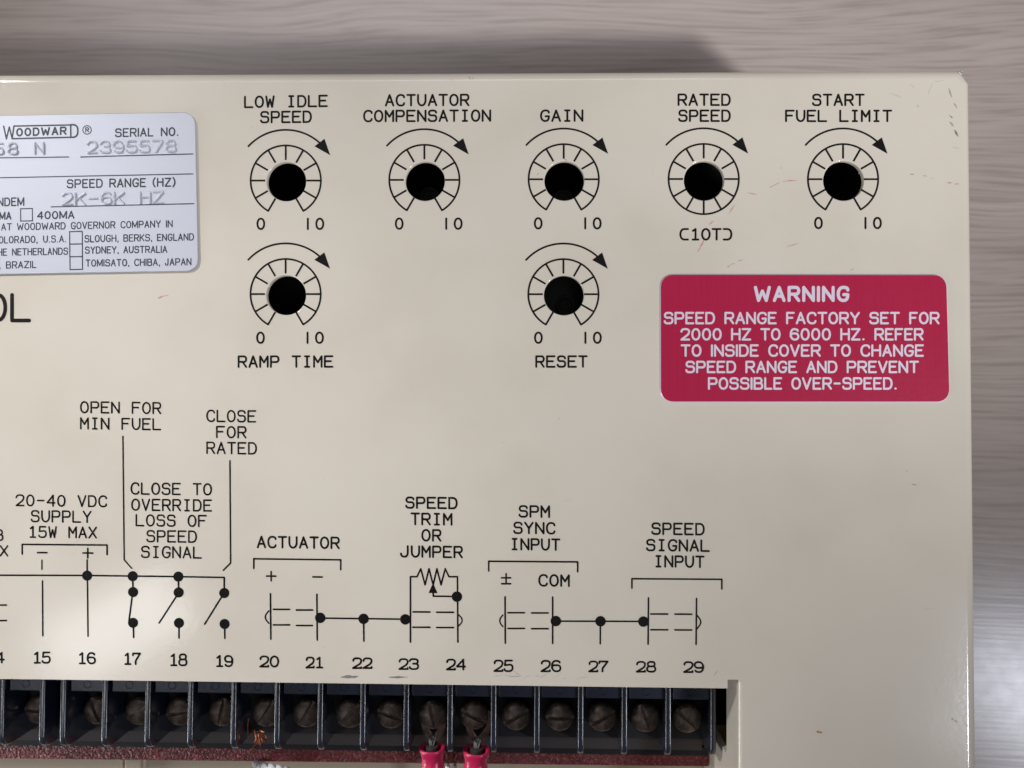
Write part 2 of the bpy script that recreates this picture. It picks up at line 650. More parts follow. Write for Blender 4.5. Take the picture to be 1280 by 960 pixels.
bm = bmesh.new()
ix, iy, jy, jx = XR - FR, YT - FR, YB + FR, XL + FR
c = .0013
inner = [(XW + .0008, jy), (ix - c, jy), (ix, jy + c), (ix, iy - c * 1.25), (ix - c * .8, iy), (jx + c, iy), (jx, iy - c), (jx, jy + c), (jx + c, jy), (XNL - .0008, jy)]
prof = [(FR * math.sin(a), FR * (1 - math.cos(a))) for a in [math.radians(t) for t in (0, 12, 25, 38, 52, 65, 78, 90)]]
prof += [(FR, .0675)]
rings = []
for d, dz in prof:
    rings.append([bm.verts.new((x, y, H - dz)) for x, y in off_poly(inner, d)])
for a, b in zip(rings, rings[1:]):
    for k in range(len(inner) - 1):
        f = bm.faces.new((a[k], b[k], b[k + 1], a[k + 1]))
        f.smooth = True
# notch boundary in the flat sheet: left wall, back edge, corner relief, right wall
r0 = at(909.5, 858)
r1 = at(909.5, 849.5)
r2 = at(921.5, 849.2)
r3 = at(925.2, 855)
WR = .0009
xe = XW + WR
notch = [(XNL - WR, YN), (r0.x, YN), (r0.x, r1.y), (r2.x, r1.y), (xe, r3.y)]
nv = [bm.verts.new((x, y, H)) for x, y in notch]
loop = rings[0] + nv
edges = [bm.edges.get((loop[i], loop[(i + 1) % len(loop)])) or bm.edges.new((loop[i], loop[(i + 1) % len(loop)])) for i in range(len(loop))]
NS = 72
for hx, hy in HOLES:
    p = at(hx, hy)
    loops = []
    for rr, dz in ((HR + .00022, 0), (HR + .00007, .00006), (HR, .00022), (HR, TH)):
        loops.append([bm.verts.new((p.x + rr * math.cos(2 * math.pi * k / NS), p.y + rr * math.sin(2 * math.pi * k / NS), H - dz)) for k in range(NS)])
    for a, b in zip(loops, loops[1:]):
        for k in range(NS):
            f = bm.faces.new((a[k], a[(k + 1) % NS], b[(k + 1) % NS], b[k]))
            f.smooth = True
    edges += [bm.edges.get((loops[0][k], loops[0][(k + 1) % NS])) for k in range(NS)]
res = bmesh.ops.triangle_fill(bm, edges=edges, use_beauty=True, use_dissolve=False)
for f in res['geom']:
    if isinstance(f, bmesh.types.BMFace):
        f.normal_update()
        if f.normal.z < 0:
            f.normal_flip()
# thickness of the sheet along the notch's back edge and relief
low = [bm.verts.new((v.co.x, v.co.y, H - TH)) for v in nv]
for k in range(len(nv) - 1):
    bm.faces.new((nv[k], nv[k + 1], low[k + 1], low[k]))
bm.faces.new((nv[0], low[0], bm.verts.new((nv[0].co.x, YN + .03, H - TH)), bm.verts.new((r0.x, YN + .03, H - TH)), low[1]))
# right wall of the notch: folded down, short flange at the back, deeper towards the front
yq = at(905, 943, H - .011).y
zf = H - .0112
fold = [(XW + WR - WR * math.sin(math.radians(t)), H - WR * (1 - math.cos(math.radians(t)))) for t in (0, 15, 30, 45, 60, 75, 90)]
ys = [r1.y, r3.y, yq, jy]
prev = None
for (x, z) in fold:
    row = [bm.verts.new((x, y, z)) for y in (r1.y - .0003, r3.y - .0004, yq, jy)]
    if prev:
        for k in range(3):
            f = bm.faces.new((prev[k], prev[k + 1], row[k + 1], row[k]))
            f.smooth = True
    prev = row
zt = fold[-1][1]
wall = [(r1.y - .0003, zt), (r1.y - .0003, zf)]
q = .0016
for k in range(7):
    a = math.radians(90 * k / 6)
    wall.append((yq + q - q * math.sin(a), zf - q + q * math.cos(a)))
wall += [(yq, .004), (jy, .004), (jy, zt)]
vs = [bm.verts.new((XW, y, z)) for y, z in wall]
bm.faces.new(vs)
vs2 = [bm.verts.new((XW + TH, y, z)) for y, z in wall]
bm.faces.new(vs2[::-1])
for k in range(len(vs) - 1):
    bm.faces.new((vs[k], vs[k + 1], vs2[k + 1], vs2[k]))
# left wall of the notch
prism(bm, [(YN, H - .0002), (jy, H - .0002), (jy, .004), (YN, .004)], 0, XNL - .0009, XNL)
cover = obj('cover', bm, M_paint, BOX)

# bare metal chip at the far right corner
bm = bmesh.new()
for k in range(5):
    cx, cy, cz = XR - .0021 + random.uniform(-.0007, .0007), YT - .0007 + random.uniform(-.0005, .0003), H - .0006
    r = random.uniform(.0002, .0004)
    bmesh.ops.create_icosphere(bm, subdivisions=1, radius=r, matrix=Matrix.Translation((cx, cy, cz)) @ Matrix.Scale(.5, 4, (0, 0, 1)))
obj('chipped_corner', bm, M_chip, cover)

# scuffs and stains on the cover
sc = {m: Ink(lift=.00001) for m in ('grey', 'dark', 'pink', 'faint', 'rust')}


def smear(kind, x0, y0, x1, y1, w, n=1):
    """irregular short smudge from pixel to pixel"""
    for _ in range(n):
        k = 7
        L, Rr = [], []
        dx, dy = x1 - x0, y1 - y0
        l = math.hypot(dx, dy) or 1
        for i in range(k):
            t = i / (k - 1)
            ww = w * (.15 + math.sin(math.pi * t)) * random.uniform(.35, 1)
            cx, cy = x0 + dx * t + random.uniform(-.3, .3), y0 + dy * t + random.uniform(-.3, .3)
            L.append((cx - dy / l * ww / 2, cy + dx / l * ww / 2))
            Rr.append((cx + dy / l * ww / 2, cy - dx / l * ww / 2))
        sc[kind].poly(L + Rr[::-1])


smear('pink', 872, 315, 880, 301, 2.6); smear('pink', 878, 305, 881, 295, 1.6); smear('pink', 886, 281, 892, 276, 1.5)
smear('pink', 911, 268, 918, 256, 1.4); smear('pink', 934, 241, 946, 243, 1.6); smear('pink', 962, 235, 975, 228, 1.4)
smear('pink', 978, 227, 996, 225.5, 1.5); smear('pink', 1184, 228, 1190, 229, 1.8); smear('pink', 1192, 230, 1199, 230, 1.6)
smear('pink', 197, 373, 206, 369.5, 2.4); smear('grey', 205, 370, 212, 368.5, 1.2)
smear('pink', 671, 219, 674, 216, 1.6); smear('pink', 985, 308, 998, 304, 1.0)
smear('dark', 1137, 218, 1143, 217.5, 1.6); smear('grey', 1153, 219, 1159, 220.5, 1.3); smear('faint', 1162, 223, 1167, 223.5, 1.3)
smear('dark', 1193, 162, 1198, 171, 5); smear('grey', 1187, 152, 1192, 158, 3); smear('dark', 1187, 144, 1191, 148, 2)
smear('grey', 1192, 128, 1197, 136, 2.4); smear('grey', 1186, 110, 1190, 122, 2); smear('faint', 1160, 118, 1166, 103, 1.2)
smear('faint', 1112, 116, 1128, 122, 1.4); smear('faint', 1138, 105, 1143, 110, 1.5); smear('faint', 1167, 102, 1180, 101, 1.2)
smear('faint', 1190, 184, 1199, 186, 1.4); smear('faint', 1146, 131, 1149, 134, 2)
smear('grey', 909, 334, 913, 332, 1.4); smear('grey', 913, 331, 919, 329, 1.2); smear('grey', 922, 327, 929, 324.5, 1.2)
smear('grey', 1062, 338, 1068, 336, 1.2); smear('faint', 983, 309, 989, 307, 2)
smear('dark', 425, 846.5, 448, 845.5, 4.6); smear('grey', 427, 845.3, 445, 847.5, 3.2); smear('dark', 485, 846.2, 510, 846.6, 3.2)
for i in range(9):
    x = 612 + 13 * i + random.uniform(-5, 5)
    smear('faint' if i > 3 else random.choice(['faint', 'grey']), x, 846 + random.uniform(-3, 4), x + random.uniform(8, 18), 844 + random.uniform(-3, 4), random.uniform(1, 2.6))
smear('grey', 640, 838, 652, 845, 1.0); smear('grey', 892, 845, 897, 838, 1.3)
smear('rust', 1020, 914, 1028, 916, 4.0); smear('dark', 1189, 898, 1192, 899.5, 1.8); smear('dark', 1193, 900.5, 1197, 903, 2.2)
smear('dark', 1139, 605, 1147, 607, 1.3); smear('grey', 1133, 590, 1134, 587, 1.2); smear('faint', 1153, 761, 1172, 760, .9)
smear('faint', 700, 627, 716, 624, .8); smear('grey', 698, 523, 700, 523.5, 1.4); smear('grey', 628, 553, 629.5, 553.5, 1.2)
smear('faint', 278, 101, 283, 109, 1.0); smear('grey', 586, 95, 588, 100, .9); smear('grey', 590, 96, 592, 99, .9); smear('faint', 564, 97, 566, 103, .9)
smear('faint', 312, 158, 318, 159, 1.4); smear('dark', 704.5, 199, 709, 200.2, 2.0); smear('faint', 92, 679, 100, 675, 1.0)
for i in range(46):
    x, y = random.uniform(20, 1195), random.uniform(105, 830)
    a = random.uniform(0, 6.28)
    l = random.uniform(.8, 3.2)
    smear('faint', x, y, x + l * math.cos(a), y + l * math.sin(a), random.uniform(.6, 1.3))
allbm = bmesh.new()
for i, kname in enumerate(('grey', 'dark', 'pink', 'faint', 'rust')):
    me = bpy.data.meshes.new('tmp')
    sc[kname].bm.to_mesh(me)
    n0 = len(allbm.faces)
    allbm.from_mesh(me)
    allbm.faces.ensure_lookup_table()
    for f in allbm.faces[n0:]:
        f.material_index = i
    bpy.data.meshes.remove(me)
obj('scuff_marks', allbm, [M_grey, M_greydark, M_pink, M_faint, M_rust], cover)

# base tray under the cover and the board inside it
bm = bmesh.new()
box(bm, (XL + .004, YB - .012, .002), (XR - .004, YT - .004, .0045), .0004)
obj('base_tray', bm, M_tan, BOX)
bm = bmesh.new()
box(bm, (XL + .006, YN + .006, H - .030), (XR - .006, YT - .006, H - .0284))
box(bm, (at(893, 900, H - .0136).x, at(905, 943, H - .011).y, H - .0302), (XR - .006, YN + .0061, H - .0286))  # added dark slab: stands in for the shade in the gap past the last divider
obj('board_and_gap_shade', bm, M_board, BOX)

# ------------------------------------------------------------------ adjustment dials
S1 = [('LOW IDLE', 305.3, 409.5, 135, 133.6), ('SPEED', 325.3, 389.6, 154, 153.4)]
DIALS = [
    dict(c=(357.2, 225.7), hole=0, names=S1, zero=(320.6, 287.2)),
    dict(c=(530.5, 224.9), hole=1, names=[('ACTUATOR', 481.4, 586.5, 132.9, 132.4), ('COMPENSATION', 454.2, 613.7, 152.6, 152)], zero=(493.6, 287)),
    dict(c=(704.7, 224.1), hole=2, names=[('GAIN', 675.4, 729, 152.2, 152)], zero=(667.4, 286.6)),
    dict(c=(879.7, 223.8), hole=3, names=[('RATED', 847.3, 913.2, 132.2, 132.2), ('SPEED', 848.1, 913.2, 152.2, 152.2)], zero=None),
    dict(c=(1053.9, 224), hole=4, names=[('START', 1015.4, 1080.5, 132.4, 132.4), ('FUEL LIMIT', 981.7, 1114.9, 152.4, 152.4)], zero=(1017.7, 286.2)),
    dict(c=(357.0, 367.6), hole=5, names=[('RAMP TIME', 297.3, 416.4, 459.6, 459.4)], zero=(320.2, 429.6)),
    dict(c=(704.3, 367.8), hole=6, names=[('RESET', 669.4, 734.3, 459.5, 459.4)], zero=(667.6, 429.6)),
]
pots = {1: (537, 246), 2: (704, 249), 6: (707, 381)}
for d in DIALS:
    cx, cy = d['c']
    ink = Ink()
    Rr = 43.9
    pol = lambda r, a: (cx + r * math.cos(math.radians(a)), cy - r * math.sin(math.radians(a)))
    full = d['zero'] is None
    if full:
        ink.line([pol(Rr, a) for a in range(0, 360, 4)], 1.7, True)
    else:
        ink.line([pol(Rr, a) for a in range(-60, 241, 4)], 1.7)
    for a in (range(0, 360, 30) if full else range(-60, 241, 30)):
        ink.line([pol(25.8, a), pol(Rr, a)], 1.75, cap=False)
    ink.line([pol(63.4, a) for a in np.arange(137.5, 44, -3)], 1.7)
    ink.poly([(cx + 48.4, cy - 52.2), (cx + 35.9, cy - 42.8), (cx + 55.5, cy - 31.8)])
    part = obj('adjustment_dial', ink.bm, M_ink, BOX)
    if full:
        part['label'] = 'dial with a full ring of twelve ticks'
    for s, x0, x1, yl, yr in d['names']:
        t = Ink()
        t.text(s, x0, x1, yl, 15, 1.85, yr=yr, k=.70)
        obj('lettering', t.bm, M_ink, part)
    t = Ink()
    if full:
        t.text('(10T)', 849.6, 915.2, 300.4, 15, 1.85, k=.74)
    else:
        zx, zy = d['zero']
        t.text('0', zx, zx + 10.8, zy, 14.8, 1.85, font=PLAIN)
        t.line([(zx + 64.2, zy - .9), (zx + 64.2, zy - 13.9)], 1.85)
        t.text('0', zx + 73.6, zx + 84.6, zy, 14.8, 1.85, font=PLAIN)
    obj('lettering', t.bm, M_ink, part)
    if d['hole'] in pots:
        zc = H - .0135
        p = at(*pots[d['hole']], zc)
        b = bmesh.new()
        ring = [(.0, 0), (.0017, 0), (.0017, .0006), (.0024, .0006), (.0024, -.012)]
        seg = 28
        prevv = None
        for r, dz in [(.0001, -.0002), (.0016, -.0002), (.0018, .0003), (.0024, .0003), (.0025, .0001), (.0025, -.0150)]:
            row = [b.verts.new((p.x + r * math.cos(2 * math.pi * k / seg), p.y + r * math.sin(2 * math.pi * k / seg), zc + dz)) for k in range(seg)]
            if prevv:
                for k in range(seg):
                    b.faces.new((prevv[k], row[k], row[(k + 1) % seg], prevv[(k + 1) % seg]))
            prevv = row
        for s in (-1, 1):
            prism(b, [(p.x + u * math.cos(1.2) - v * math.sin(1.2), p.y + u * math.sin(1.2) + v * math.cos(1.2)) for u, v in
                      ((-.0013, s * .00025), (.0013, s * .00025), (.0008, s * .0012), (-.0008, s * .0012))], 2, zc - .0003, zc + .0002)
        bmesh.ops.recalc_face_normals(b, faces=b.faces[:])
        obj('trimmer', b, M_pot, part)

# big title, only its last letters in view
ink = Ink()
ink.text('O', -15.5, 8.4, 402.2, 35.6, 3.6)
ink.text('L', 13.2, 38.2, 402.4, 35.6, 3.6)
obj('title_lettering', ink.bm, M_ink, BOX)

# ------------------------------------------------------------------ wiring diagram
dg = Ink()
LW_ = 1.6


def ln(*p, w=LW_, cap=True):
    dg.line(p, w, cap=cap)


# supply 15 / 16
ln((27.7, 692.4), (27.7, 680.5), (133.8, 681.3), (133.8, 693.3))
ln((46.9, 690.8), (58.6, 690.8)); ln((103.6, 691.2), (115.8, 691.4)); ln((109.7, 685.4), (109.6, 697.3))
ln((52.3, 700.2), (52.4, 711.6), w=1.3); ln((53, 726.2), (53.4, 794.7), w=1.4); ln((108.9, 700), (109, 719)); ln((109.2, 720), (110, 795.3), w=1.5)
ln((-60, 718.9), (108, 719.3), (222, 720.8), (280.3, 721.8), (280.3, 741))
for x, y in ((108.9, 719.5), (165.9, 720.3), (222.9, 720.7), (166.3, 740.1), (223.3, 740.5), (280.3, 741.3), (166.3, 778.5), (223.7, 778.7), (280.7, 780)):
    dg.disc(x, y, 6.4)
ln((165.9, 720), (166.2, 740)); ln((165.4, 744), (161.2, 775.5), (166, 779)); ln((166.6, 779), (167, 796.8))
ln((222.9, 720), (223.3, 740)); ln((222, 743), (198.9, 778.8)); ln((223.7, 778), (223.8, 797.6))
ln((279, 743), (255.9, 780)); ln((280.7, 780), (281, 798))
ln((153.6, 545.6), (155.2, 699.7), (164.6, 710.4), w=1.4); ln((287.4, 576), (288.2, 703.7), (279.2, 712.8), w=1.5)
ln((-20, 756.3), (8, 756.3)); ln((-20, 775.7), (8, 775.7))
# actuator 20-21
ln((317.2, 710.3), (317.2, 698.5), (425.9, 699.8), (425.9, 712))
ln((333, 720.1), (344.7, 720.2)); ln((338.9, 714.4), (338.9, 726)); ln((391.1, 721.1), (402.7, 721.3))
ln((338, 742.2), (338.5, 798.8)); dg.line(rounded([(336, 763.6), (329.5, 771.3, 6), (336, 779)]), 1.4)
for y, dy in ((761.7, .8), (781.1, .8)):
    ln((341.9, y), (361.9, y)); ln((370.5, y + dy), (390.5, y + dy))
ln((396.1, 743), (396.5, 800)); dg.disc(400.3, 772.3, 6.6); dg.disc(454.4, 773.5, 6.6); dg.disc(506.6, 774.2, 6.6)
ln((400, 772.6), (507, 774)); ln((454.5, 773), (454.8, 801.2))
ln((513, 802.6), (513, 720.9), (521.3, 720.9), (526, 711), (531.3, 731), (536.2, 711), (541.4, 731), (546.1, 711), (551.3, 731), (556.5, 711), (561.2, 720.9), (571.8, 720.9), (572.3, 802.6))
dg.disc(571.1, 745.8, 6.6); ln((571, 745.6), (541.6, 745.2), (541.4, 737)); dg.poly([(541.2, 729), (535.6, 741.2), (547, 741.4)])
for y in (764.9, 784):
    ln((516.3, y), (537.4, y + .1)); ln((545.8, y + .4), (566.9, y + .5))
dg.line(rounded([(572.4, 767.6), (580, 775.4, 6), (572.4, 783.2)]), 1.4)
# sync input 25-27
ln((610.9, 713.6), (610.9, 701.6), (722.1, 702.4), (722.1, 714.8))
ln((627, 722.3), (638.2, 722.3)); ln((632.6, 717.2), (632.6, 728)); ln((627, 729.7), (638.2, 729.7))
ln((631.3, 746.2), (631.6, 803.9)); dg.line(rounded([(628.6, 768.8), (622.6, 776, 6), (628.6, 783.2)]), 1.4)
for y in (765.9, 785.6):
    ln((635, y), (655.6, y)); ln((664.5, y + .3), (685.2, y + .3))
ln((690.8, 746.4), (690.8, 804.2)); dg.disc(694.8, 776.3, 6.6); dg.disc(750.6, 776.6, 6.6); dg.disc(804.2, 777, 6.6)
ln((695, 776.4), (804, 776.8)); ln((750.5, 777), (750.3, 804.6))
# signal input 28-29
ln((789.9, 735.2), (789.9, 723.4), (902.3, 724.2), (902.3, 736.2))
ln((810.6, 747.4), (810.1, 805.2)); ln((870.7, 748.2), (870.1, 805.4))
for y in (767.5, 787.2):
    ln((813.5, y), (834.7, y + .1)); ln((843.8, y + .2), (864.6, y + .3))
dg.line(rounded([(871, 768.8), (878, 777.6, 6), (871, 786.2)]), 1.4)
diagram = obj('wiring_diagram', dg.bm, M_ink, BOX)

tx = Ink()
for s, x0, x1, yt, yb in [
    ('OPEN FOR', 100.2, 201.3, 502.2, 517), ('MIN FUEL', 100.2, 201.3, 522.4, 537.2),
    ('CLOSE', 258, 320, 512.6, 527.7), ('FOR', 270.2, 307.8, 532.7, 547.7), ('RATED', 258, 320.9, 552.6, 567.7),
    ('CLOSE TO', 163.3, 264.7, 603.6, 618.7), ('OVERRIDE', 164.1, 264.7, 623.9, 638.9), ('LOSS OF', 169.6, 258.3, 643.3, 658.3),
    ('SPEED', 183.1, 246, 663, 678.1), ('SIGNAL', 176.4, 252, 682.8, 697.8),
    ('20-40 VDC', 19.6, 133.6, 618.7, 633.3), ('SUPPLY', 38.6, 114.2, 638.2, 653.1), ('15W MAX', 35.4, 121, 658, 672.6),
    ('ACTUATOR', 321.2, 424.4, 670.5, 685.6),
    ('SPEED', 506.8, 571.8, 621.2, 636), ('TRIM', 513.3, 565.3, 641.2, 656.6), ('OR', 526.9, 551.5, 661.6, 676.8), ('JUMPER', 500.3, 578.3, 682.2, 697.2),
    ('SPM', 648.4, 687.3, 631.8, 647), ('SYNC', 641.8, 694, 652.6, 667.6), ('INPUT', 637.8, 700.1, 673, 688), ('COM', 673.1, 712, 718, 733.2),
    ('SPEED', 814.4, 880.7, 653.6, 668.8), ('SIGNAL', 807.8, 887.1, 674.3, 689.3), ('INPUT', 817.6, 880.4, 694.5, 709.5),
    ('B', -7, 4.2, 661.6, 676), ('X', -.4, 10.2, 681.6, 695.6),
]:
    slope = .012 * (x1 - x0) / 2 if yt > 500 else 0
    tx.text(s, x0, x1, yb - slope, yb - yt, 1.6 if x1 < 330 and x1 > 200 and s != 'ACTUATOR' or x1 < 140 else 1.85, yr=yb + slope, k=.70)
obj('lettering', tx.bm, M_ink, diagram)

tn = Ink()
for s, x0, x1, yt, yb in [('4', -8, 5.6, 815, 829), ('15', 40.6, 63.2, 814.7, 829.4), ('16', 97, 119.6, 815.4, 830.2), ('17', 154, 176, 816, 831), ('18', 211.4, 234, 817.1, 832.5), ('19', 268.6, 291.4, 819, 833.7),
                          ('20', 324.3, 348.9, 819.7, 834.2), ('21', 382, 404.6, 821, 835.3), ('22', 440.2, 465.3, 822, 836), ('23', 498.2, 523.6, 823, 837.2), ('24', 557.6, 582.2, 823.6, 837.8),
                          ('25', 617, 641.6, 824.8, 839.8), ('26', 675.8, 701.4, 825.2, 840), ('27', 735.5, 760.4, 826, 840.2), ('28', 795, 820.1, 826.5, 840.5), ('29', 854.2, 879.9, 826.8, 841)]:
    tn.text(s, x0, x1, yb, yb - yt, 1.8, font=OCR, k=.80)
obj('terminal_numbers', tn.bm, M_ink, BOX)


# ------------------------------------------------------------------ nameplate
def plate_px(px, z0, z1, mat_top, name, parent, bev=.00012):
    b = bmesh.new()
    pts = [at(x, y, H) for x, y in px]
    pts = [(p.x, p.y) for p in pts]
    a = sum(pts[i][0] * pts[(i + 1) % len(pts)][1] - pts[(i + 1) % len(pts)][0] * pts[i][1] for i in range(len(pts)))
    if a < 0:
        pts.reverse()
    n = len(pts)
    lo = [b.verts.new((x, y, z0)) for x, y in pts]
    hi = [b.verts.new((x, y, z1 - bev)) for x, y in pts]
    top = off_poly(pts + pts[:2], -bev)
    top = [top[n]] + top[1:n]
    tp = [b.verts.new((x, y, z1)) for x, y in top]
    for A, B in ((lo, hi), (hi, tp)):
        for i in range(n):
            f = b.faces.new((A[i], A[(i + 1) % n], B[(i + 1) % n], B[i]))
            f.material_index = 1
    b.faces.new(tp)
    b.faces.new(lo[::-1])
    return obj(name, b, mat_top, parent)


def round_px(cs, r, n=8):
    return rounded([(x, y, r) for x, y in cs], True)


NT = .0005
nz = H + .00002 + NT
plate = plate_px(round_px([(-300, 151), (245, 141), (249.2, 339.2), (-300, 348.5)], 16), H - .00001, nz, [M_plate, M_plate], 'nameplate', BOX)
tp = Ink(nz, .00001, bold=1.22)
sw = 1.5
# maker's mark: tall W, framed letters, tall D
tp.line([(4.6, 157.8), (8.0, 173.6), (11.6, 158.8), (15.2, 173.3), (17.4, 157.6), (88.5, 156.2)], 1.6)
tp.line([(15.2, 173.4), (88.4, 171.6)], 1.6)
tp.line([(88.4, 156), (88.4, 171.7)], 1.6)
tp.line(rounded([(88, 155.9), (97.2, 155.8, 6), (97.2, 171.4, 6), (88, 171.7)]), 1.8)
tp.text('OODWAR', 20.3, 83.2, 170.6, 10.4, 1.9, font=SANS, prop=True, yr=168.6, gap=.42)
tp.line([(108.8 + 5.3 * math.cos(a), 162.4 - 5.3 * math.sin(a)) for a in np.linspace(0, 2 * math.pi, 28)[:-1]], 1.0, True)
tp.text('R', 106.6, 111.2, 165.4, 6.2, 1.1, font=SANS)
for s, x0, x1, yl, yr, h, w, sp_ in [
    ('SERIAL NO.', 143.8, 223.6, 171.5, 169.9, 11, 1.5, 1.1),
    ('SPEED RANGE (HZ)', 83.6, 219.6, 235.4, 233.2, 11.2, 1.55, 1.0),
    ('NDEM', -3, 30.4, 258, 257.4, 10.8, 1.5, 1), ('MA', -1, 14.2, 274.8, 274.6, 10, 1.5, 1), ('400MA', 46.2, 93, 274.2, 273.4, 10, 1.5, .3),
    ('AT WOODWARD GOVERNOR COMPANY IN', 1.4, 215.8, 288.2, 284.2, 9.0, 1.15, 1.05),
    ('COLORADO, U.S.A.', -8.5, 83, 304.6, 302.9, 9, 1.15, 1.1), ('HE NETHERLANDS', -3, 85, 319.8, 318.4, 9, 1.15, 1.1), (', BRAZIL', -1.5, 45.4, 336, 335, 9, 1.15, 1.0),
    ('SLOUGH, BERKS, ENGLAND', 105.6, 242.4, 303, 300.6, 9, 1.15, .95), ('SYDNEY, AUSTRALIA', 106.2, 209, 317.2, 316, 9, 1.15, .95),
    ('TOMISATO, CHIBA, JAPAN', 107, 239.2, 333.4, 331.6, 9, 1.15, .95),
]:
    tp.text(s, x0, x1, yl, h, w, font=SANS, prop=True, yr=yr, space=sp_, gap=.30)
for p in ([(-200, 199.8), (86, 196.2)], [(101, 196.2), (241, 192.4)], [(-200, 226.2), (241.3, 217.4)], [(64, 258.6), (242.2, 254.6)]):
    tp.line(p, 1.15)
tp.line([(25.8, 261), (40.4, 260.6), (40.6, 276), (25.8, 276.4)], 1.2, True)
tp.line([(87, 289.6), (102.8, 289.2), (103.2, 336.6), (87.6, 337)], 1.2, True)
tp.line([(87, 305.2), (103, 304.9)], 1.2); tp.line([(87.3, 320.9), (103, 320.7)], 1.2)
obj('lettering', tp.bm, M_plateink, plate)
st = Ink(nz, -.00004, ridge=.00036, bold=1.12)
st.text('2395578', 107.6, 220.6, 192.6, 16.6, 2.8, yr=191, k=.72, font=SANS)
st.text('8', 8.8, 22.6, 194, 16.2, 2.8); st.text('5', -9, 5, 194.2, 16.2, 2.8); st.text('N', 42, 55.8, 193.4, 16.2, 2.8)
st.text('2K-6K HZ', 76.4, 205, 257, 16.6, 2.8, yr=255, k=.74)
obj('stamped_lettering', st.bm, M_stamp, plate)

# ------------------------------------------------------------------ warning label
wz = H + .00032
wl = plate_px(round_px([(824.4, 342.4), (1183.2, 342.8), (1187.4, 503.4), (824.6, 503.4)], 17), H - .00001, wz, [M_red, M_silver], 'warning_label', BOX, bev=.00026)
wt = Ink(wz, .00001, bold=1.2)
wt.text('WARNING', 942.7, 1061.4, 377.2, 19.6, 3.3, font=SANS, prop=True, gap=.36)
for s, x0, x1, yt, yb in [('SPEED RANGE FACTORY SET FOR', 829.8, 1174.2, 390, 405.2), ('2000 HZ TO 6000 HZ. REFER', 850.8, 1154.2, 410.3, 425.5),
                          ('TO INSIDE COVER TO CHANGE', 851.1, 1154.6, 430.6, 445.8), ('SPEED RANGE AND PREVENT', 856.9, 1148.4, 451.1, 466.3), ('POSSIBLE OVER-SPEED.', 885.1, 1121.6, 471.7, 487)]:
    wt.text(s, x0, x1, yb, yb - yt, 2.15, font=SANS, prop=True, space=1.0, gap=.27)
obj('lettering', wt.bm, M_silver, wl)

# ------------------------------------------------------------------ terminal block
ZD = H - .0136          # top of the dividers
ZL = H - .0148          # top of the rear ledges
ZS = H - .0190          # top of the screw heads
ZF = H - .0235          # floor of the cells
divs = [1, 52, 78, 130, 184, 237.5, 291.5, 346, 400, 453.3, 507.7, 562.5, 617, 671.2, 726, 780.7, 835.5, 892]
DX = [at(p, 900, ZD).x for p in divs]
YR = YN + .012          # rear of the block, under the cover
YLf = at(450, 869, ZL).y     # front of the rear ledges
YF = at(450, 943, ZD).y      # front of the dividers
YP = at(450, 918, ZF).y      # front of the cell floor
bm = bmesh.new()
X0 = -.25
box(bm, (X0, YP, ZF - .010), (DX[-1], YR, ZF), .0001)              # floor of the cells
box(bm, (X0, YLf + .0012, ZF - .001), (DX[-1], YR, ZL - .0035), .0001)    # rear wall under the ledges
tb = obj('terminal_block', bm, M_dark, BOX)
bm = bmesh.new()
yl0, yl1 = at(450, 932, ZF - .0022).y, at(450, 938.5, ZF - .0045).y
box(bm, (X0, yl0, ZF - .012), (DX[-1] - .0002, YP + .0006, ZF - .0022), .0002)
obj('front_lip', bm, M_lip, tb)
bm = bmesh.new()
box(bm, (X0, yl1, ZF - .0105), (XW - .0004, yl0 - .00005, ZF - .0045), .0002)
obj('front_foot', bm, M_dark, tb)
t = .00072
for i, x in enumerate(DX):
    b = bmesh.new()
    rr = .0030
    arc = [(YF + rr - rr * math.sin(math.radians(a)), ZD - rr + rr * math.cos(math.radians(a))) for a in (0, 15, 30, 45, 60, 75, 90)]
    prism(b, [(YR, ZD)] + arc + [(YF, ZF - .0112), (YR, ZF - .0112)], 0, x - t, x + t, .00030, 3)
    obj('divider', b, M_div, tb, smooth=True)
cells = [(0, 1)] + [(k, k + 1) for k in range(2, len(DX) - 1)]
spx = [(44, 891), (118, 891), (170.5, 892), (222, 893), (275.5, 893.5), (331, 894), (381.5, 894.5), (435.5, 895), (487.5, 896), (540, 896.5), (592, 897.5), (645, 898), (700, 898.5), (753.5, 899), (808, 899.5), (860.5, 900)]
ang = [-4, -66, 36, 14, 80, 58, 58, 44, -18, -74, -26, 30, 1, 30, -64, -40]
SY = at(645, 898, ZS).y
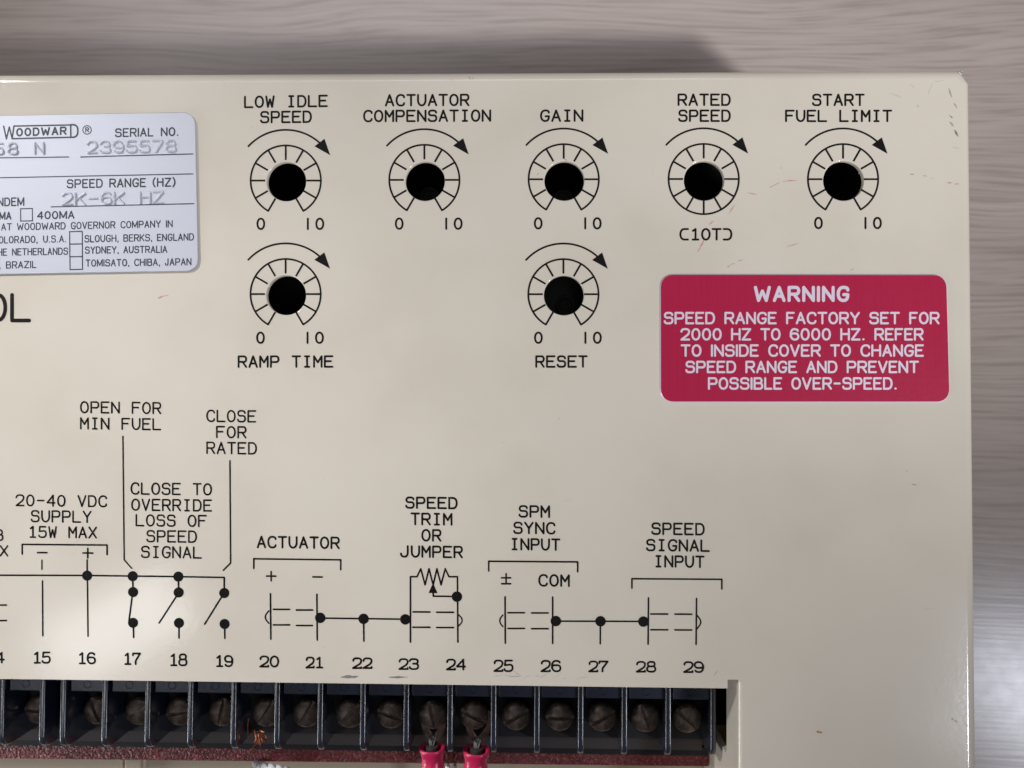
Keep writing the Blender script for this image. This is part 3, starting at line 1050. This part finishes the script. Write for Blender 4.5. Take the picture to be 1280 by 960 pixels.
for (i, j), (sx, sy), an in zip(cells, spx, ang):
    xa, xb = DX[i] + t + .0006, DX[j] - t - .00002
    b = bmesh.new()
    box(b, (xa, YLf, ZL - .0042), (xb, YR, ZL), .0002)
    cx, cy, rr = (xa + xb) / 2 - .0001, YLf + .0018, .00095
    # moulded ring mark on the ledge
    n = 24
    rows = []
    for r, dz in ((rr - .00012, 0), (rr - .00005, .00012), (rr + .00005, .00012), (rr + .00012, 0)):
        rows.append([b.verts.new((cx + r * math.cos(2 * math.pi * k / n), cy + r * math.sin(2 * math.pi * k / n), ZL + dz)) for k in range(n)])
    for A, B in zip(rows, rows[1:]):
        for k in range(n):
            b.faces.new((A[k], B[k], B[(k + 1) % n], A[(k + 1) % n]))
    obj('ledge', b, M_plastic, tb)
    # slotted screw: domed head cut in two halves, slot floor, washer plate
    sxw = at(sx, sy, ZS).x
    HR_ = .0038
    b = bmesh.new()
    for s in (1, -1):
        h = bmesh.new()
        seg = 40
        prevv = None
        for r, z in ((.00002, .0), (.0008, -.00004), (.0016, -.00018), (.0024, -.00042), (.0031, -.00080), (.0036, -.0013), (HR_, -.0019), (HR_, -.0030)):
            row = [h.verts.new((r * math.cos(2 * math.pi * k / seg), r * math.sin(2 * math.pi * k / seg), z)) for k in range(seg)]
            if prevv:
                for k in range(seg):
                    h.faces.new((prevv[k], row[k], row[(k + 1) % seg], prevv[(k + 1) % seg]))
            else:
                h.faces.new(row)
            prevv = row
        h.faces.new(prevv[::-1])
        bmesh.ops.bisect_plane(h, geom=h.verts[:] + h.edges[:] + h.faces[:], plane_co=(0, s * .00048, 0), plane_no=(0, -s, 0), clear_outer=True)
        bmesh.ops.holes_fill(h, edges=[e for e in h.edges if e.is_boundary], sides=0)
        bmesh.ops.recalc_face_normals(h, faces=h.faces[:])
        me = bpy.data.meshes.new('tmp')
        h.to_mesh(me)
        h.free()
        b.from_mesh(me)
        bpy.data.meshes.remove(me)
    box(b, (-HR_ * .97, -.00046, -.0030), (HR_ * .97, .00046, -.0013))
    sco = obj('terminal_screw', b, M_brass, tb)
    sco.location = (sxw, SY, ZS)
    sco.rotation_euler = (0, 0, math.radians(an))
# red insulating strip under the block
bm = bmesh.new()
zr = H - .0290
ya, yb_ = at(0, 948.5, zr).y, at(620, 955.5, zr).y
xa, xb = -.25, XW - .0002
xs0, xs1 = at(0, 948.5, zr).x, at(620, 955.5, zr).x
sl = (yb_ - ya) / (xs1 - xs0)
prism(bm, [(xa, ya + sl * (xa - xs0)), (xb, ya + sl * (xb - xs0)), (xb, YP + .006), (xa, YP + .006)], 2, zr - .0016, zr, .0003)
obj('insulating_strip', bm, M_fibre, BOX)
# cream flange in front of the strip, in two lengths with a seam
bm = bmesh.new()
zq = H - .036
s0, s1, s2 = at(154, 955, zq).x, at(161, 955, zq).x, at(181, 955, zq).x
yt_ = YF + .004
for a, b_, dz in ((-.25, s0, 0), (s1, s2, .0022), (s2 + .00005, XW - .0002, -.0002)):
    box(bm, (a, YB + .004, zq - .0015 + dz), (b_, yt_, zq + dz), .0003)
obj('front_flange', bm, M_tan, BOX)


# ------------------------------------------------------------------ loose things on the terminals
def crimp(sx, top, label, wid, tilt):
    z = ZF + .0060
    p = at(sx, top, z)
    root = empty('crimp_terminal', (p.x, p.y, z))
    tag(root, label, 'crimp terminal', 'red crimp terminals on the screws')
    b = bmesh.new()
    rad = wid / 2 * (EYE.z - z) / F
    prof = [(0, 1.0), (.0002, 1.03), (.0012, 1.00), (.0018, .93), (.0026, .86), (.0038, .85), (.0046, .92), (.0058, .97), (.0068, .91), (.0080, .90), (.0092, .97), (.0108, .93), (.0118, .8)]
    seg = 28
    pv = None
    for y, r in [(.0004, .72)] + prof + [(.0118, .4)]:
        row = [b.verts.new((rad * r * math.cos(2 * math.pi * k / seg), -y, rad * r * .85 * math.sin(2 * math.pi * k / seg))) for k in range(seg)]
        if pv:
            for k in range(seg):
                f = b.faces.new((pv[k], row[k], row[(k + 1) % seg], pv[(k + 1) % seg]))
                f.smooth = True
        pv = row
    o = obj('sleeve', b, M_sleeve, root)
    b = bmesh.new()
    # barrel mouth with strands, then fork tongue running under the screw
    for k in range(7):
        a = k * 2.4
        u, v = .00055 * math.cos(a) * (k > 0), .0005 * math.sin(a) * (k > 0)
        tube(b, [(u, -.002, v), (u * 1.1, .0006, v), (u * 1.5 + .0002, .0018 + .0003 * (k % 3), v - .0003)], .00022, 6)
    tube(b, [(0, -.003, -.0002), (0, .0004, -.0002)], .0017, 16)
    obj('wire_strands', b, M_tin, root)
    b = bmesh.new()
    for s in (-1, 1):
        prism(b, [(s * .0010, -.0005), (s * .0028, .0016), (s * .0033, .0040), (s * .0032, .0085), (s * .0022, .0085), (s * .0022, .0042), (s * .0004, .0014)], 2, -.0046, -.0038, .0001)
    obj('fork_tongue', b, M_brass, root)
    b = bmesh.new()
    tube(b, [(0, -.0112, 0), (0, -.016, -.0002), (.0006, -.024, -.003), (.001, -.034, -.012)], .0014, 14)
    obj('wire', b, M_black, root)
    root.rotation_euler = (math.radians(6), 0, math.radians(tilt))
    return root


crimp(540, 933.5, 'left red crimp terminal, on the screw whose slot stands nearly upright', 31, 1.5)
crimp(595.5, 936.5, 'right red crimp terminal, on the screw whose slot slants down to the right', 32.5, -2.5)

# frayed copper strands beside the screw under number 20
z = ZF + .003
p = at(323, 915, z)
root_bm = bmesh.new()
random.seed(21)
for pts in ([(310, 921), (309.5, 908), (310.5, 898)], [(316.5, 936), (319, 928), (320, 921), (318, 912)], [(319, 929), (324, 922), (329, 914)], [(315.5, 913), (319, 915), (320, 926)],
            [(322, 925), (326, 932), (325, 934)], [(328, 928), (329.5, 921), (331.5, 917)], [(321, 914), (325, 913.5), (330, 915)], [(323, 917), (324.5, 926), (321, 930)], [(326, 915), (325, 921), (328, 926)],
            [(332.5, 919), (333.5, 923), (331, 927)], [(318, 916), (322, 921), (327, 920)], [(320, 930), (323, 926), (326, 929), (328, 924)]):
    q = [at(x, y, z + random.uniform(-.0008, .0012)) for x, y in pts]
    fine = []
    for k in range(len(q) - 1):
        for t_ in (0, .34, .67):
            fine.append(q[k].lerp(q[k + 1], t_) + Vector((random.uniform(-1, 1), random.uniform(-1, 1), random.uniform(-1, 1))) * .00008)
    fine.append(q[-1])
    tube(root_bm, [v - p for v in fine], .00014, 6)
o = obj('copper_strands', root_bm, M_copper)
o.location = p
tag(o, 'frayed tuft of bare copper wire strands on terminal 20', 'wire strands')

# tinned braid end at the bottom of the picture
z = H - .0275
b = bmesh.new()
p = at(318, 958, z)
e = at(362, 968, z)
for ph in (0, 2.09, 4.19):
    pts = []
    for k in range(40):
        u = k / 39
        cpt = p.lerp(e, u)
        a = ph + u * 9
        pts.append(cpt + Vector((.15 * math.cos(a), .9 * math.cos(a), .9 * math.sin(a))) * .0010 - p)
    tube(b, pts, .00085, 8)
o = obj('braid_wire', b, M_bright)
o.location = p
tag(o, 'twisted bright tinned wire lying below the red strip under terminal 20', 'wire')
b = bmesh.new()
p = at(564, 960, z)
for px in (559.5, 568.5):
    q = at(px, 957.5, z)
    tube(b, [q - p + Vector((0, .0004, -.0005)), q - p + Vector((0, 0, 0)), q - p + Vector((0, -.002, .0002)), q - p + Vector((.0003, -.010, -.001))], .0007, 10, [.0003, .00065, .0007, .0007])
o = obj('wire_pair', b, M_bright)
o.location = p
tag(o, 'pair of pale wire ends between the two red crimp terminals', 'wire')
